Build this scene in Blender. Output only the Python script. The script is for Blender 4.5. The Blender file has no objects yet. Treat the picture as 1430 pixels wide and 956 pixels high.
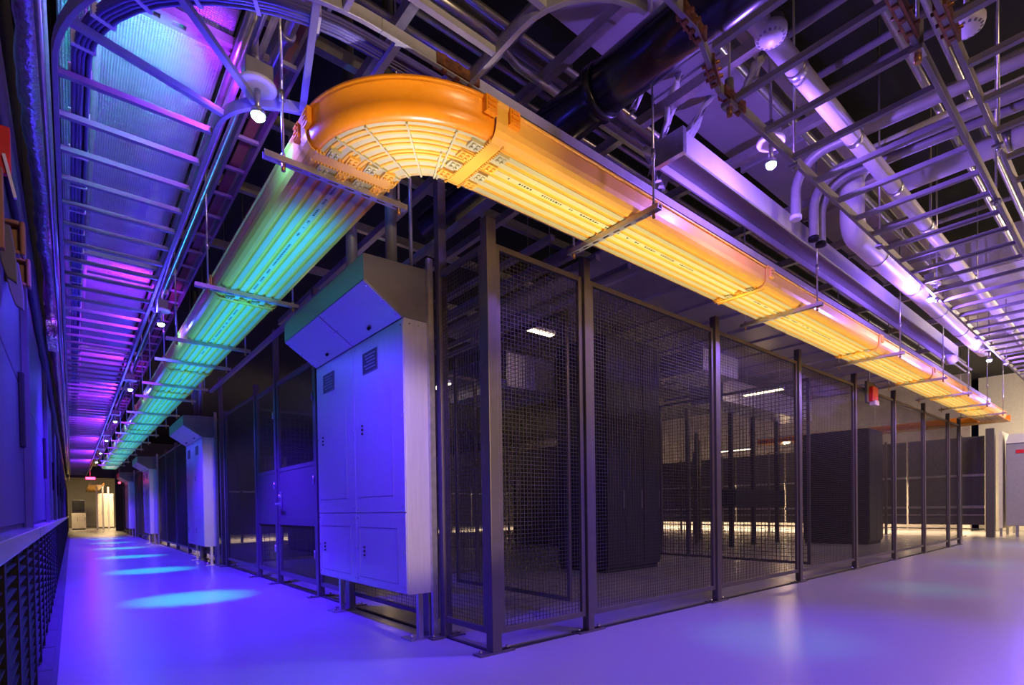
import bpy, math, random
from mathutils import Vector, Matrix
random.seed(7)
SC = bpy.context.scene
COL = SC.collection
PI = math.pi
ORD = ['first','second','third','fourth','fifth','sixth','seventh','eighth','ninth','tenth','eleventh','twelfth','thirteenth','fourteenth','fifteenth','sixteenth','seventeenth','eighteenth','nineteenth','twentieth','twenty-first','twenty-second','twenty-third','twenty-fourth','twenty-fifth','twenty-sixth','twenty-seventh','twenty-eighth']

# ------------------------------------------------------------------ materials
def mat(name, col, rough=0.5, metal=0.0, noise=0.06, nscale=12.0, bump=0.0, bscale=60.0, spec=0.5, stretch=None, emit=None, estr=0.0):
    m = bpy.data.materials.new(name); m.use_nodes = True
    nt = m.node_tree; b = nt.nodes['Principled BSDF']
    tc = nt.nodes.new('ShaderNodeTexCoord')
    mp = nt.nodes.new('ShaderNodeMapping'); nt.links.new(tc.outputs['Object'], mp.inputs['Vector'])
    if stretch: mp.inputs['Scale'].default_value = stretch
    nz = nt.nodes.new('ShaderNodeTexNoise'); nz.inputs['Scale'].default_value = nscale; nz.inputs['Detail'].default_value = 4
    nt.links.new(mp.outputs['Vector'], nz.inputs['Vector'])
    cr = nt.nodes.new('ShaderNodeValToRGB')
    cr.color_ramp.elements[0].position = 0.3; cr.color_ramp.elements[1].position = 0.7
    cr.color_ramp.elements[0].color = (*[max(0, c*(1-noise)) for c in col], 1)
    cr.color_ramp.elements[1].color = (*[min(1, c*(1+noise)) for c in col], 1)
    nt.links.new(nz.outputs['Fac'], cr.inputs['Fac']); nt.links.new(cr.outputs['Color'], b.inputs['Base Color'])
    b.inputs['Metallic'].default_value = metal; b.inputs['Specular IOR Level'].default_value = spec
    mr = nt.nodes.new('ShaderNodeMapRange'); mr.inputs['To Min'].default_value = rough*0.85; mr.inputs['To Max'].default_value = min(1, rough*1.15)
    nt.links.new(nz.outputs['Fac'], mr.inputs['Value']); nt.links.new(mr.outputs['Result'], b.inputs['Roughness'])
    if bump > 0:
        n2 = nt.nodes.new('ShaderNodeTexNoise'); n2.inputs['Scale'].default_value = bscale; n2.inputs['Detail'].default_value = 3
        nt.links.new(mp.outputs['Vector'], n2.inputs['Vector'])
        bp = nt.nodes.new('ShaderNodeBump'); bp.inputs['Strength'].default_value = bump; bp.inputs['Distance'].default_value = 0.02
        nt.links.new(n2.outputs['Fac'], bp.inputs['Height']); nt.links.new(bp.outputs['Normal'], b.inputs['Normal'])
    if emit:
        b.inputs['Emission Color'].default_value = (*emit, 1); b.inputs['Emission Strength'].default_value = estr
    return m

def foil_mat(name, col, rough):
    """reinforced foil facing: fine scrim weave plus soft crinkles"""
    m = mat(name, col, rough, 0.40, 0.10, 5.0)
    nt = m.node_tree; b = nt.nodes['Principled BSDF']
    tc = nt.nodes.new('ShaderNodeTexCoord')
    w1 = nt.nodes.new('ShaderNodeTexWave'); w1.bands_direction = 'X'; w1.inputs['Scale'].default_value = 22; w1.inputs['Distortion'].default_value = 1.0
    w2 = nt.nodes.new('ShaderNodeTexWave'); w2.bands_direction = 'Y'; w2.inputs['Scale'].default_value = 22; w2.inputs['Distortion'].default_value = 1.0
    n = nt.nodes.new('ShaderNodeTexNoise'); n.inputs['Scale'].default_value = 9; n.inputs['Detail'].default_value = 5
    mp = nt.nodes.new('ShaderNodeMapping'); mp.inputs['Scale'].default_value = (1, 3.5, 1)
    nt.links.new(tc.outputs['Object'], mp.inputs['Vector']); nt.links.new(mp.outputs['Vector'], n.inputs['Vector'])
    for w in (w1, w2): nt.links.new(tc.outputs['Object'], w.inputs['Vector'])
    mx = nt.nodes.new('ShaderNodeMath'); mx.operation = 'MAXIMUM'
    nt.links.new(w1.outputs['Fac'], mx.inputs[0]); nt.links.new(w2.outputs['Fac'], mx.inputs[1])
    ad = nt.nodes.new('ShaderNodeMath'); ad.operation = 'MULTIPLY_ADD'; ad.inputs[1].default_value = 0.25
    nt.links.new(mx.outputs[0], ad.inputs[0]); nt.links.new(n.outputs['Fac'], ad.inputs[2])
    bp = nt.nodes.new('ShaderNodeBump'); bp.inputs['Strength'].default_value = 1.0; bp.inputs['Distance'].default_value = 0.03
    nt.links.new(ad.outputs[0], bp.inputs['Height']); nt.links.new(bp.outputs['Normal'], b.inputs['Normal'])
    return m

M = {}
M['floor'] = mat('epoxy_floor', (0.36,0.345,0.36), 0.26, 0, 0.03, 0.7, spec=0.45)
M['black'] = mat('black_paint', (0.012,0.012,0.015), 0.7)
M['ceiling'] = mat('black_ceiling', (0.010,0.010,0.012), 0.9, 0, 0.2, 3)
M['darkwall'] = mat('dark_wall_paint', (0.05,0.05,0.055), 0.6)
M['cream'] = mat('cream_wall_paint', (0.75,0.70,0.60), 0.6)
M['cooling'] = mat('charcoal_panel_enamel', (0.075,0.07,0.09), 0.5, 0, 0.08, 6, spec=0.2)
M['cooling2'] = mat('charcoal_panel_enamel_lit', (0.14,0.13,0.16), 0.5, 0, 0.08, 6, spec=0.25)  # same enamel, lightened in colour for lamp light high on the wall
M['louver'] = mat('black_louvre_metal', (0.014,0.014,0.018), 0.55, spec=0.15)
M['steel'] = mat('galvanised_steel', (0.55,0.54,0.54), 0.30, 0.85, 0.12, 18)
M['rack'] = mat('grey_rack_enamel', (0.34,0.32,0.33), 0.40, 0.15, 0.08, 14)
M['strut'] = mat('zinc_strut', (0.50,0.46,0.44), 0.35, 0.7, 0.12, 20)
M['rod'] = mat('threaded_rod_zinc', (0.6,0.6,0.6), 0.3, 0.9, 0.15, 90)
M['brass'] = mat('brass_nut', (0.62,0.34,0.12), 0.35, 0.8)
M['copper'] = mat('copper_clamp', (0.30,0.13,0.07), 0.38, 0.7, 0.4, 25)
M['post'] = mat('bronze_grey_powder_coat', (0.115,0.10,0.10), 0.38, 0.25, 0.08, 16)
M['wire'] = mat('woven_wire_zinc', (0.065,0.056,0.056), 0.45, 0.3, 0.1, 40)
M['cabinet'] = mat('aluminium_enclosure', (0.56,0.54,0.53), 0.36, 0.25, 0.05, 10, stretch=(6,6,0.4))
M['cabdark'] = mat('dark_metal_and_hood_shade', (0.20,0.19,0.19), 0.38, 0.35, 0.06, 10)  # dark metal parts; on the hood the tone holds the raceway's shade
M['seam'] = mat('dark_seam_gasket', (0.02,0.02,0.022), 0.7)  # near-black strip along the floor under both fences
M['screw'] = mat('bright_screw', (0.7,0.7,0.7), 0.25, 0.9)
M['plate'] = mat('dark_label_plate', (0.05,0.03,0.04), 0.5)
M['ink_white'] = mat('label_lettering', (0.36,0.34,0.36), 0.6)
M['yellow'] = mat('yellow_raceway_plastic', (0.95,0.50,0.055), 0.30, 0, 0.05, 6, spec=0.6)
M['orange'] = mat('orange_raceway_plastic', (0.90,0.30,0.008), 0.28, 0, 0.05, 5, spec=0.35)
M['raceplate'] = mat('pale_raceway_plastic_dimmed', (0.52,0.48,0.22), 0.32, 0, 0.04, 6, spec=0.6)  # pale land tone, darkened in colour as flat lands catch less light than slopes
M['ink'] = mat('black_print', (0.04,0.04,0.03), 0.6)
M['foil'] = foil_mat('foil_faced_insulation', (0.66,0.64,0.68), 0.48)
M['foilpipe'] = mat('crinkled_foil', (0.72,0.70,0.74), 0.22, 0.85, 0.1, 8, 1.0, 18)
M['duct'] = mat('galvanised_duct_sheet', (0.50,0.48,0.49), 0.42, 0.35, 0.08, 4)
M['white'] = mat('white_pipe_jacket', (0.78,0.75,0.76), 0.42, 0, 0.04, 6)
M['plasticwhite'] = mat('white_moulded_plastic', (0.80,0.79,0.80), 0.4)
M['sheet'] = mat('white_plastic_film', (0.70,0.68,0.72), 0.3, 0, 0.08, 9, 0.4, 14)
M['blackpipe'] = mat('black_steel_pipe', (0.012,0.012,0.016), 0.22, 0.0, 0.3, 10)
M['cable'] = mat('blue_cable_jacket', (0.16,0.14,0.34), 0.45, 0, 0.15, 10)
M['tie'] = mat('white_nylon_tie', (0.75,0.74,0.76), 0.5)
M['brown'] = mat('brown_bracket_enamel', (0.30,0.13,0.07), 0.45)
M['red'] = mat('red_strobe_plastic', (0.70,0.02,0.02), 0.35)
M['lens'] = mat('clear_strobe_lens', (0.75,0.65,0.65), 0.2)
M['deck'] = mat('brown_grey_deck_sheet', (0.34,0.305,0.30), 0.5, 0.3, 0.12, 3)
M['server'] = mat('black_server_cabinet', (0.020,0.020,0.024), 0.45)
M['grey'] = mat('blue_grey_enclosure', (0.34,0.32,0.40), 0.45)
M['led'] = mat('blue_led_lens', (0.9,0.95,1.0), 0.3, emit=(0.35,0.75,1.0), estr=28)
M['ledred'] = mat('red_lamp_lens', (0.9,0.1,0.1), 0.3, emit=(1.0,0.04,0.08), estr=9)
M['tubewarm'] = mat('warm_lamp_diffuser', (0.9,0.85,0.75), 0.4, emit=(1.0,0.78,0.50), estr=7)
M['dotblue'] = mat('status_lamp_blue', (0.5,0.5,0.9), 0.4, emit=(0.35,0.3,1.0), estr=4)

# ------------------------------------------------------------------ mesh builder
class MB:
    def __init__(s): s.v = []; s.f = []; s.sm = set()
    def _add(s, vs, fs, smooth=False):
        n = len(s.v); s.v += [tuple(v) for v in vs]
        for f in fs:
            if smooth: s.sm.add(len(s.f))
            s.f.append(tuple(i+n for i in f))
        return s
    def box(s, x0,y0,z0,x1,y1,z1):
        vs = [(x0,y0,z0),(x1,y0,z0),(x1,y1,z0),(x0,y1,z0),(x0,y0,z1),(x1,y0,z1),(x1,y1,z1),(x0,y1,z1)]
        return s._add(vs, [(0,3,2,1),(4,5,6,7),(0,1,5,4),(1,2,6,5),(2,3,7,6),(3,0,4,7)])
    def cbox(s, c, d): return s.box(c[0]-d[0]/2,c[1]-d[1]/2,c[2]-d[2]/2,c[0]+d[0]/2,c[1]+d[1]/2,c[2]+d[2]/2)
    def bar(s, p, q, w, h, up=(0,0,1)):
        p, q = Vector(p), Vector(q); d = (q-p).normalized(); up = Vector(up)
        if abs(d.dot(up)) > .98: up = Vector((1,0,0))
        a = d.cross(up).normalized()*w/2; b = a.cross(d).normalized()*h/2
        vs = [p-a-b,p+a-b,p+a+b,p-a+b,q-a-b,q+a-b,q+a+b,q-a+b]
        return s._add(vs, [(0,1,2,3),(7,6,5,4),(4,5,1,0),(5,6,2,1),(6,7,3,2),(7,4,0,3)])
    def rod(s, p, q, r, n=8, r2=None):
        p, q = Vector(p), Vector(q); d = (q-p).normalized(); r2 = r if r2 is None else r2
        u = Vector((1,0,0)) if abs(d.x) < .9 else Vector((0,1,0))
        a = d.cross(u).normalized(); b = d.cross(a)
        vs = [p+(a*math.cos(2*PI*i/n)+b*math.sin(2*PI*i/n))*r for i in range(n)]+[q+(a*math.cos(2*PI*i/n)+b*math.sin(2*PI*i/n))*r2 for i in range(n)]
        s._add(vs, [(i,(i+1)%n,n+(i+1)%n,n+i) for i in range(n)], True)
        k = len(s.v)-2*n
        s.f.append(tuple(k+i for i in reversed(range(n)))); s.f.append(tuple(k+n+i for i in range(n)))
        return s
    def tube(s, pts, r, n=8, cap=True, rf=None):
        pts = [Vector(p) for p in pts]; k = len(pts); vs = []
        t = (pts[1]-pts[0]).normalized(); u = Vector((0,0,1)) if abs(t.z) < .9 else Vector((1,0,0))
        a = t.cross(u).normalized()
        for i, p in enumerate(pts):
            t = (pts[min(i+1,k-1)]-pts[max(i-1,0)]).normalized()
            a = (a-t*a.dot(t)).normalized(); b = t.cross(a)
            rr = r if rf is None else r*rf(i)
            for j in range(n): vs.append(p+(a*math.cos(2*PI*j/n)+b*math.sin(2*PI*j/n))*rr)
        fs = [(i*n+j,i*n+(j+1)%n,(i+1)*n+(j+1)%n,(i+1)*n+j) for i in range(k-1) for j in range(n)]
        s._add(vs, fs, True)
        if cap:
            o = len(s.v)-k*n
            s.f.append(tuple(o+j for j in reversed(range(n)))); s.f.append(tuple(o+(k-1)*n+j for j in range(n)))
        return s
    def sweep(s, pts, prof, up=(0,0,1), closed=True, cap=True, smooth=False):
        """prof: (side, up) points swept along pts; side = right of travel"""
        pts = [Vector(p) for p in pts]; k = len(pts); n = len(prof); up = Vector(up); vs = []
        for i, p in enumerate(pts):
            t0 = (pts[i]-pts[i-1]).normalized() if i else None
            t1 = (pts[i+1]-pts[i]).normalized() if i < k-1 else None
            t = ((t0 or t1)+(t1 or t0)).normalized(); sd = t.cross(up).normalized()
            sc = 1.0
            if t0 and t1: sc = 1/max(.3, t.dot(t1))
            for (x, z) in prof: vs.append(p+sd*x*sc+up*z)
        m = n if closed else n-1
        s._add(vs, [(i*n+j,i*n+(j+1)%n,(i+1)*n+(j+1)%n,(i+1)*n+j) for i in range(k-1) for j in range(m)], smooth)
        if cap and closed:
            o = len(s.v)-k*n
            s.f.append(tuple(o+j for j in reversed(range(n)))); s.f.append(tuple(o+(k-1)*n+j for j in range(n)))
        return s
    def rail(s, pts, w, h): return s.sweep(pts, [(-w/2,-h/2),(w/2,-h/2),(w/2,h/2),(-w/2,h/2)])
    def lathe(s, c, prof, n=24, axis='z'):
        c = Vector(c); vs = []
        for (r, z) in prof:
            for j in range(n):
                a = 2*PI*j/n; x, y = r*math.cos(a), r*math.sin(a)
                vs.append(c+(Vector((x,y,z)) if axis == 'z' else Vector((z,x,y)) if axis == 'x' else Vector((y,z,x))))
        k = len(prof)
        s._add(vs, [(i*n+j,i*n+(j+1)%n,(i+1)*n+(j+1)%n,(i+1)*n+j) for i in range(k-1) for j in range(n)], True)
        o = len(s.v)-k*n
        if prof[0][0] > 1e-5: s.f.append(tuple(o+j for j in reversed(range(n))))
        if prof[-1][0] > 1e-5: s.f.append(tuple(o+(k-1)*n+j for j in range(n)))
        return s
    def prism(s, poly, axis, a, b):
        f = {'y': lambda p,t: (p[0],t,p[1]), 'x': lambda p,t: (t,p[0],p[1]), 'z': lambda p,t: (p[0],p[1],t)}[axis]
        n = len(poly); vs = [f(p,a) for p in poly]+[f(p,b) for p in poly]
        return s._add(vs, [tuple(reversed(range(n))), tuple(range(n,2*n))]+[(i,(i+1)%n,n+(i+1)%n,n+i) for i in range(n)])
    def build(s, name, m, parent=None, bevel=0, kind=None):
        me = bpy.data.meshes.new(name)
        off = Vector(parent_world(parent)) if parent else Vector((0,0,0))
        me.from_pydata([tuple(Vector(v)-off) for v in s.v], [], s.f); me.update()
        for i in s.sm: me.polygons[i].use_smooth = True
        me.materials.append(M[m] if isinstance(m, str) else m)
        bm_fix(me)
        o = bpy.data.objects.new(name, me); COL.objects.link(o)
        if parent: o.parent = parent
        if bevel:
            md = o.modifiers.new('bevel', 'BEVEL'); md.width = bevel; md.segments = 2; md.limit_method = 'ANGLE'
        if kind: o['kind'] = kind
        return o

import bmesh
def bm_fix(me):
    bm = bmesh.new(); bm.from_mesh(me); bmesh.ops.recalc_face_normals(bm, faces=bm.faces); bm.to_mesh(me); bm.free()

def parent_world(p):
    v = Vector((0,0,0))
    while p is not None: v += p.location; p = p.parent
    return v

def thing(name, label, cat, loc=(0,0,0), group=None):
    o = bpy.data.objects.new(name, None); COL.objects.link(o); o.location = loc; o.empty_display_size = 0.1
    o['label'] = label; o['category'] = cat
    if group: o['group'] = group
    return o
def tag(o, label, cat, group=None):
    o['label'] = label; o['category'] = cat
    if group: o['group'] = group
    return o
def origin_to(o, loc):
    """give a one-mesh thing its origin at its base"""
    d = Vector(loc); o.data.transform(Matrix.Translation(-d)); o.location = d; return o
def copy_tree(o, parent=None):
    c = o.copy(); COL.objects.link(c)
    if parent is not None: c.parent = parent
    for ch in list(o.children): copy_tree(ch, c)
    return c
def arc(c, r, a0, a1, n, z):
    return [(c[0]+r*math.cos(math.radians(a0+(a1-a0)*i/n)), c[1]+r*math.sin(math.radians(a0+(a1-a0)*i/n)), z) for i in range(n+1)]
def shell(mb, name, m): return mb.build(name, m, None, 0, 'structure')

# ------------------------------------------------------------------ setting
shell(MB().box(-4,-8,-0.2,27,62,0), 'floor', 'floor')
fb_ = M['floor'].node_tree
for l_ in list(fb_.links):
    if l_.to_socket.name == 'Roughness': fb_.links.remove(l_)
fb_.nodes['Principled BSDF'].inputs['Roughness'].default_value = .26
for n_ in fb_.nodes:
    if n_.type == 'TEX_NOISE': n_.inputs['Detail'].default_value = 1.0
    if n_.type == 'VALTORGB': n_.color_ramp.elements[0].position = 0.0; n_.color_ramp.elements[1].position = 1.0
shell(MB().box(-4,-8,5.6,27,62,5.8), 'ceiling', 'ceiling')
shell(MB().box(-2.75,-8,0,-2.6,62,5.6), 'wall_left', 'darkwall')
shell(MB().box(-4,-8.2,0,27,-8,5.6), 'wall_back', 'darkwall')
shell(MB().box(21.6,1.2,0,21.8,62,5.6), 'wall_right', 'deck')
shell(MB().box(-4,61.8,0,27,62,5.6), 'wall_far', 'cream')
k = MB()
for i in range(60):
    y0 = -4+i*0.8
    k.box(-2.42,y0,0,-2.29,y0+0.785,0.035)
k.box(-2.29,-4,0,-2.265,46,0.02)
shell(k, 'trim_1', 'cooling')

# ------------------------------------------------------------------ cooling units along the left wall
def cooling_unit(i):
    y0 = -5.4+3.6*i; y1 = y0+3.56
    t = thing('cooling_unit', 'dark wall-high cooling unit with louvred base, %s one along the left wall' % ORD[i], 'cooling unit', (-2.5,(y0+y1)/2,0), 'cooling units along the left wall')
    b = MB().box(-2.58,y0,0.97,-2.40,y1,1.80).box(-2.58,y0,1.806,-2.40,y1,2.66).box(-2.56,y0+.02,0.9,-2.415,y1-.02,2.7)
    b.build('body_panel', 'cooling', t, 0.006)
    MB().box(-2.40,y1-.10,0.06,-2.365,y1-.02,2.66).build('corner_post', 'cooling', t, 0.004)
    MB().box(-2.43,y0,0.87,-2.335,y1,0.94).build('ledge_rail', 'steel', t, 0.006)
    nb = 6; w = (y1-y0)/nb
    for j in range(nb):
        a = y0+j*w
        g = MB().box(-2.40,a,0.05,-2.345,a+.07,0.885).box(-2.40,a+.07,0.05,-2.36,a+w,0.09).box(-2.40,a+.07,.84,-2.36,a+w,.885)
        g.box(-2.47,a+.07,.05,-2.45,a+w,.885)
        zz = .12
        while zz < .83:
            g._add([(-2.44,a+.07,zz+.035),(-2.35,a+.07,zz),(-2.35,a+w,zz),(-2.44,a+w,zz+.035),(-2.44,a+.07,zz+.041),(-2.35,a+.07,zz+.006),(-2.35,a+w,zz+.006),(-2.44,a+w,zz+.041)],
                   [(0,1,2,3),(7,6,5,4),(0,4,5,1),(1,5,6,2),(2,6,7,3),(3,7,4,0)])
            zz += .05
        g.build('louvre_grille', 'louver', t)
    h = MB().box(-2.40,y1-.42,1.42,-2.375,y1-.34,1.86); h.build('door_pull', 'louver', t, 0.006)
for i in range(1,14): cooling_unit(i)

# upper wall fascia above the cooling units
k = MB().box(-2.6,-6,2.7,-2.5,46,3.3).box(-2.6,-6,3.31,-2.5,46,5.55)
for i in range(16): k.box(-2.51,-5+3.2*i,2.7,-2.485,-4.94+3.2*i,5.5)
shell(k, 'trim_2', 'cooling2')

# brackets on the near wall
def wall_bracket(y, z, dx, txt):
    t = thing('wall_bracket', txt, 'wall bracket', (-2.4,y,z), 'brackets on the left wall')
    a = MB().box(-2.352+dx,y,z,-2.336+dx,y+.06,z+.135).box(-2.41+dx,y,z+.118,-2.352+dx,y+.06,z+.135).box(-2.41+dx,y,z,-2.352+dx,y+.06,z+.016).box(-2.42,y+.045,z+.016,-2.352+dx,y+.06,z+.118)
    a.build('clip_body', 'brown', t, .006)
    poly = []
    for q in range(11):
        f = q/10; poly.append((-2.372+dx+.016*math.sin(f*1.9)-.004, z+.09-.225*f))
    for q in range(10,-1,-1):
        f = q/10; poly.append((-2.424+dx+.034*f*f, z+.10-.215*f))
    MB().prism(poly,'y',y-.045,y-.02).build('curved_blade', 'cooling2', t, .004)
    MB().rod((-2.39+dx,y-.02,z+.06),(-2.39+dx,y+.05,z+.06),.010,8).build('pivot_pin','steel',t)
wall_bracket(0, 2.08, .036, 'brown clip bracket with curved blade on the left wall, nearer one')
wall_bracket(.6, 2.14, .028, 'brown clip bracket with curved blade on the left wall, one further along the wall')
t = thing('wall_tag', 'dark red slab with small red strip and paper tag on the left wall', 'tag', (-2.41,-.1,2.07))
MB().box(-2.43,-.14,2.04,-2.352,-.10,2.35).build('slab', 'brown', t, .004)
MB().box(-2.42,0,2.39,-2.336,.03,2.58).build('red_strip', 'red', t, .003)
MB().bar((-2.355,-.01,2.46),(-2.325,0,2.30),.010,.02,(0,1,0)).build('paper_strip', 'tie', t)

# foil wrapped pipe and conduits high along the left wall
def wob(seed):
    r = random.Random(seed); v = [0.8+.4*r.random() for _ in range(400)]
    return lambda i: v[i % 400]
pts = [(-2.305+.010*math.sin(y*3.1), y, 3.5+.02*math.sin(y*2.3)) for y in [-1+.12*i for i in range(60)]]
tag(MB().tube(pts,.055,10,True,wob(3)).build('foil_pipe','foilpipe'), 'crinkled silver foil-wrapped pipe running along the top of the left wall', 'pipe')
pts = [(-2.31, 6.95+.3*i, 3.5) for i in range(110)]
tag(MB().tube(pts,.06,10,True,wob(5)).build('foil_pipe','foilpipe'), 'silver foil pipe at the far end of the left wall, beyond the box', 'pipe')
t = thing('junction_box', 'grey box hanging at the end of the crinkled foil pipe on the left wall', 'junction box', (-2.33,6.4,3.3))
MB().box(-2.38,6.1,3.25,-2.27,6.9,3.65).build('box', 'foilpipe', t, .01)
MB().box(-2.39,6.08,3.64,-2.26,6.92,3.67).build('lid', 'steel', t)
for j,(x,z,r,nm) in enumerate([(-2.25,3.30,.014,'lower'),(-2.262,3.63,.014,'middle'),(-2.245,3.75,.018,'upper')]):
    tag(MB().rod((x,-2,z),(x,44,z),r).build('conduit','steel'), 'thin steel conduit along the left ladder tray, %s of the three beside the foil pipe' % nm, 'conduit', 'conduits beside the foil pipe')
tag(MB().rod((-2.44,-3,3.35),(-2.44,44,3.35),.045,10).build('conduit','cooling2'), 'thick dark conduit fixed along the left wall under the foil pipe', 'conduit')

# ------------------------------------------------------------------ foil faced duct above the left aisle
t = thing('foil_duct', 'wide foil-faced air duct above the left aisle ladder tray', 'duct', (-1.76,20,3.85))
MB().box(-2.19,-3,3.86,-1.40,44,4.4).build('duct_body','foil',t,.02)
for i in range(12):
    y = 6.8+3.2*i
    MB().box(-2.15,y,3.84,-1.40,y+.05,4.42).build('flange','steel',t)
def slotted_strut(mb, p, q, w=.041, h=.041, pitch=.1, t=.004):
    """U channel open to the top, slotted web underneath, axis aligned along x or y"""
    p, q = Vector(p), Vector(q); ax = 0 if abs(q.x-p.x) > abs(q.y-p.y) else 1
    L0, L1 = sorted((p[ax], q[ax])); c = p[1-ax]; z = p.z
    def bx(a0,b0,z0,a1,b1,z1):
        if ax == 0: mb.box(a0,c+b0,z0,a1,c+b1,z1)
        else: mb.box(c+b0,a0,z0,c+b1,a1,z1)
    bx(L0,-w/2,z,L1,-w/2+t,z+h); bx(L0,w/2-t,z,L1,w/2,z+h)
    bx(L0,-w/2+t,z,L1,-w*.18,z+t); bx(L0,w*.18,z,L1,w/2-t,z+t)
    bx(L0,-w/2+t,z+h-t,L1,-w*.24,z+h); bx(L0,w*.24,z+h-t,L1,w/2-t,z+h)
    a = L0; first = True
    while a < L1:
        bx(a,-w*.18,z,min(L1,a+pitch*.45),w*.18,z+t); a += pitch
    return mb
for j,(y,w,nm) in enumerate([(0.58,.10,'nearest'),(4.4,.06,'second'),(5.13,.06,'third'),(8.6,.06,'fourth'),(12,.06,'fifth'),(15.6,.06,'sixth')]):
    mb = slotted_strut(MB(), (-2.12,y,3.76),(-1.22,y,3.76), w, .05, .12)
    tag(origin_to(mb.build('strut_channel','strut'),(-1.7,y,3.76)), 'slotted strut channel under the foil duct, %s one from the ladder bend' % nm, 'strut', 'struts under the foil duct')
for j,(x,z,r,m_,nm) in enumerate([(-1.40,3.72,.022,'steel','leftmost'),(-1.345,3.78,.025,'rack','second from left'),(-1.30,3.70,.018,'steel','third from left'),(-2.02,3.80,.022,'rack','separate one near the cables')]):
    tag(MB().rod((x,-2,z),(x,40,z),r,10).build('conduit',m_), 'conduit under the foil duct, %s' % nm, 'conduit', 'conduits under the foil duct')
tag(MB().tube([(-1.40,-1,3.55),(-1.40,3.3,3.55),(-1.40,3.7,3.52),(-1.42,4.3,3.42),(-1.42,4.4,3.3)],.018,8).build('conduit','steel'), 'bright conduit beside the left ladder rail with a bent end', 'conduit')
t = thing('conduit_sleeve', 'short silver pipe sleeve with coupling above the lamp nearest the orange bend', 'pipe', (-1.2,.4,3.7))
MB().rod((-1.21,-.4,3.72),(-1.22,.62,3.70),.030,14).build('sleeve','steel',t)
MB().lathe((-1.215,.2,3.71),[(.034,-.03),(.041,-.03),(.041,.03),(.034,.03)],16,'y').build('coupling','steel',t)
tag(MB().tube([(-1.31+.010*math.sin(y*3.7),y,4.0) for y in [-1+.14*i for i in range(130)]],.05,10,True,wob(9)).build('foil_pipe','foilpipe'),'foil-wrapped pipe along the right side of the foil duct','pipe')
# narrow tray between duct and raceway
t = thing('narrow_cable_tray', 'narrow purple-lit cable tray hanging between the foil duct and the raceway', 'cable tray', (-1.12,20,3.85))
MB().box(-1.215,-.3,3.82,-1.195,38,3.90).build('side_rail','rack',t)
MB().box(-1.055,-.3,3.82,-1.035,38,3.90).build('side_rail','rack',t)
MB().box(-1.16,-.3,3.86,-1.09,38,3.875).build('cable_bed','brown',t)
for i in range(70):
    MB().box(-1.2,.1+.46*i,3.825,-1.05,.13+.46*i,3.85).build('rung','rack',t)

# ------------------------------------------------------------------ ladder racks
LZ = 3.33; RW, RH = .026, .062
def ladder(name_label, loc, rails, rungs, rw=RW, rh=RH, rs=.032):
    t = thing('ladder_rack', name_label, 'ladder rack', loc, 'overhead ladder racks')
    for r in rails: MB().rail(r, rw, rh).build('side_rail','rack',t,.003)
    for p, q in rungs: MB().bar(p, q, rs, rs).build('rung','rack',t)
    return t
CC = (-1.03,.64); RI, RO, ROY = .46, 1.17, 1.25
def left_sec(y0, y1, label):
    n0 = math.ceil((y0-.72)/.385); ys = []
    y = .72+.385*max(0,n0)
    while y < y1-.02: ys.append(y); y += .385
    ladder(label, (-1.84,(y0+y1)/2,LZ), [[(-2.2,y0,LZ),(-2.2,y1,LZ)],[(-1.49,y0,LZ),(-1.49,y1,LZ)]], [((-2.2,y,LZ-.008),(-1.49,y,LZ-.008)) for y in ys])
left_sec(.64,12.6,'straight ladder rack over the left aisle, nearest length under the foil duct')
left_sec(12.62,25,'straight ladder rack over the left aisle, middle length')
left_sec(25.02,38,'straight ladder rack over the left aisle, far length')
bend_r = []
for a in (196,226,256):
    c, s_ = math.cos(math.radians(a)), math.sin(math.radians(a))
    bend_r.append(((CC[0]+RI*c,CC[1]+RI*s_,LZ-.008),(CC[0]+RO*c,CC[1]+ROY*s_,LZ-.008)))
ladder('curved corner ladder rack with three radial rungs above the orange bend', (-1.6,.1,LZ), [arc(CC,RI,180,270,12,LZ), [(q_[0],CC[1]+(q_[1]-CC[1])*ROY/RO,q_[2]) for q_ in arc(CC,RO,180,270,20,LZ)]], bend_r)
yo, yi = CC[1]-ROY, CC[1]-RI
def right_sec(x0, x1, label, ya, yb, step, zz=LZ, off=.1):
    rg = []; x = x0+off
    while x < x1-.02: rg.append(((x,ya,zz-.008),(x,yb,zz-.008))); x += step
    return ladder(label, ((x0+x1)/2,(ya+yb)/2,zz), [[(x0,ya,zz),(x1,ya,zz)],[(x0,yb,zz),(x1,yb,zz)]], rg)
right_sec(-1.03,13.5,'straight ladder rack running above the yellow right raceway',yo,yi,.30)
right_sec(.55,13,'wide ladder rack over the right aisle, nearer length with copper clamps',-2.27,-1.46,.385,LZ,.13)
right_sec(-1.5,13,'ladder rack at the far right edge of the ceiling, beyond the pendant rods',-3.1,-2.40,.385,LZ,.2)
ladder('short angled ladder rack length joined with copper clamps near the black pipe', (0,-1.9,LZ), [[(-1.6,-1.60,LZ),(.10,-1.60,LZ),(.36,-1.52,LZ),(.54,-1.46,LZ)],[(-1.6,-2.27,LZ),(.54,-2.27,LZ)]],
       [((x,-2.27,LZ-.008),(x,-1.59,LZ-.008)) for x in (-1.3,-.9,-.5,-.1,.28)])
ladder('crossover ladder rack curving off the rail above the yellow raceway', (-.6,-1.1,LZ), [[(-.53,yo,LZ),(-.53,-1.05,LZ)]+arc((-.08,-1.05),.45,180,262,8,LZ)[1:], [(-1.2,yo,LZ),(-1.2,-1.58,LZ)]],
       [((-1.2,-.85,LZ-.008),(-.53,-.85,LZ-.008)),((-1.2,-1.2,LZ-.008),(-.5,-1.2,LZ-.008))])

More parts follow.
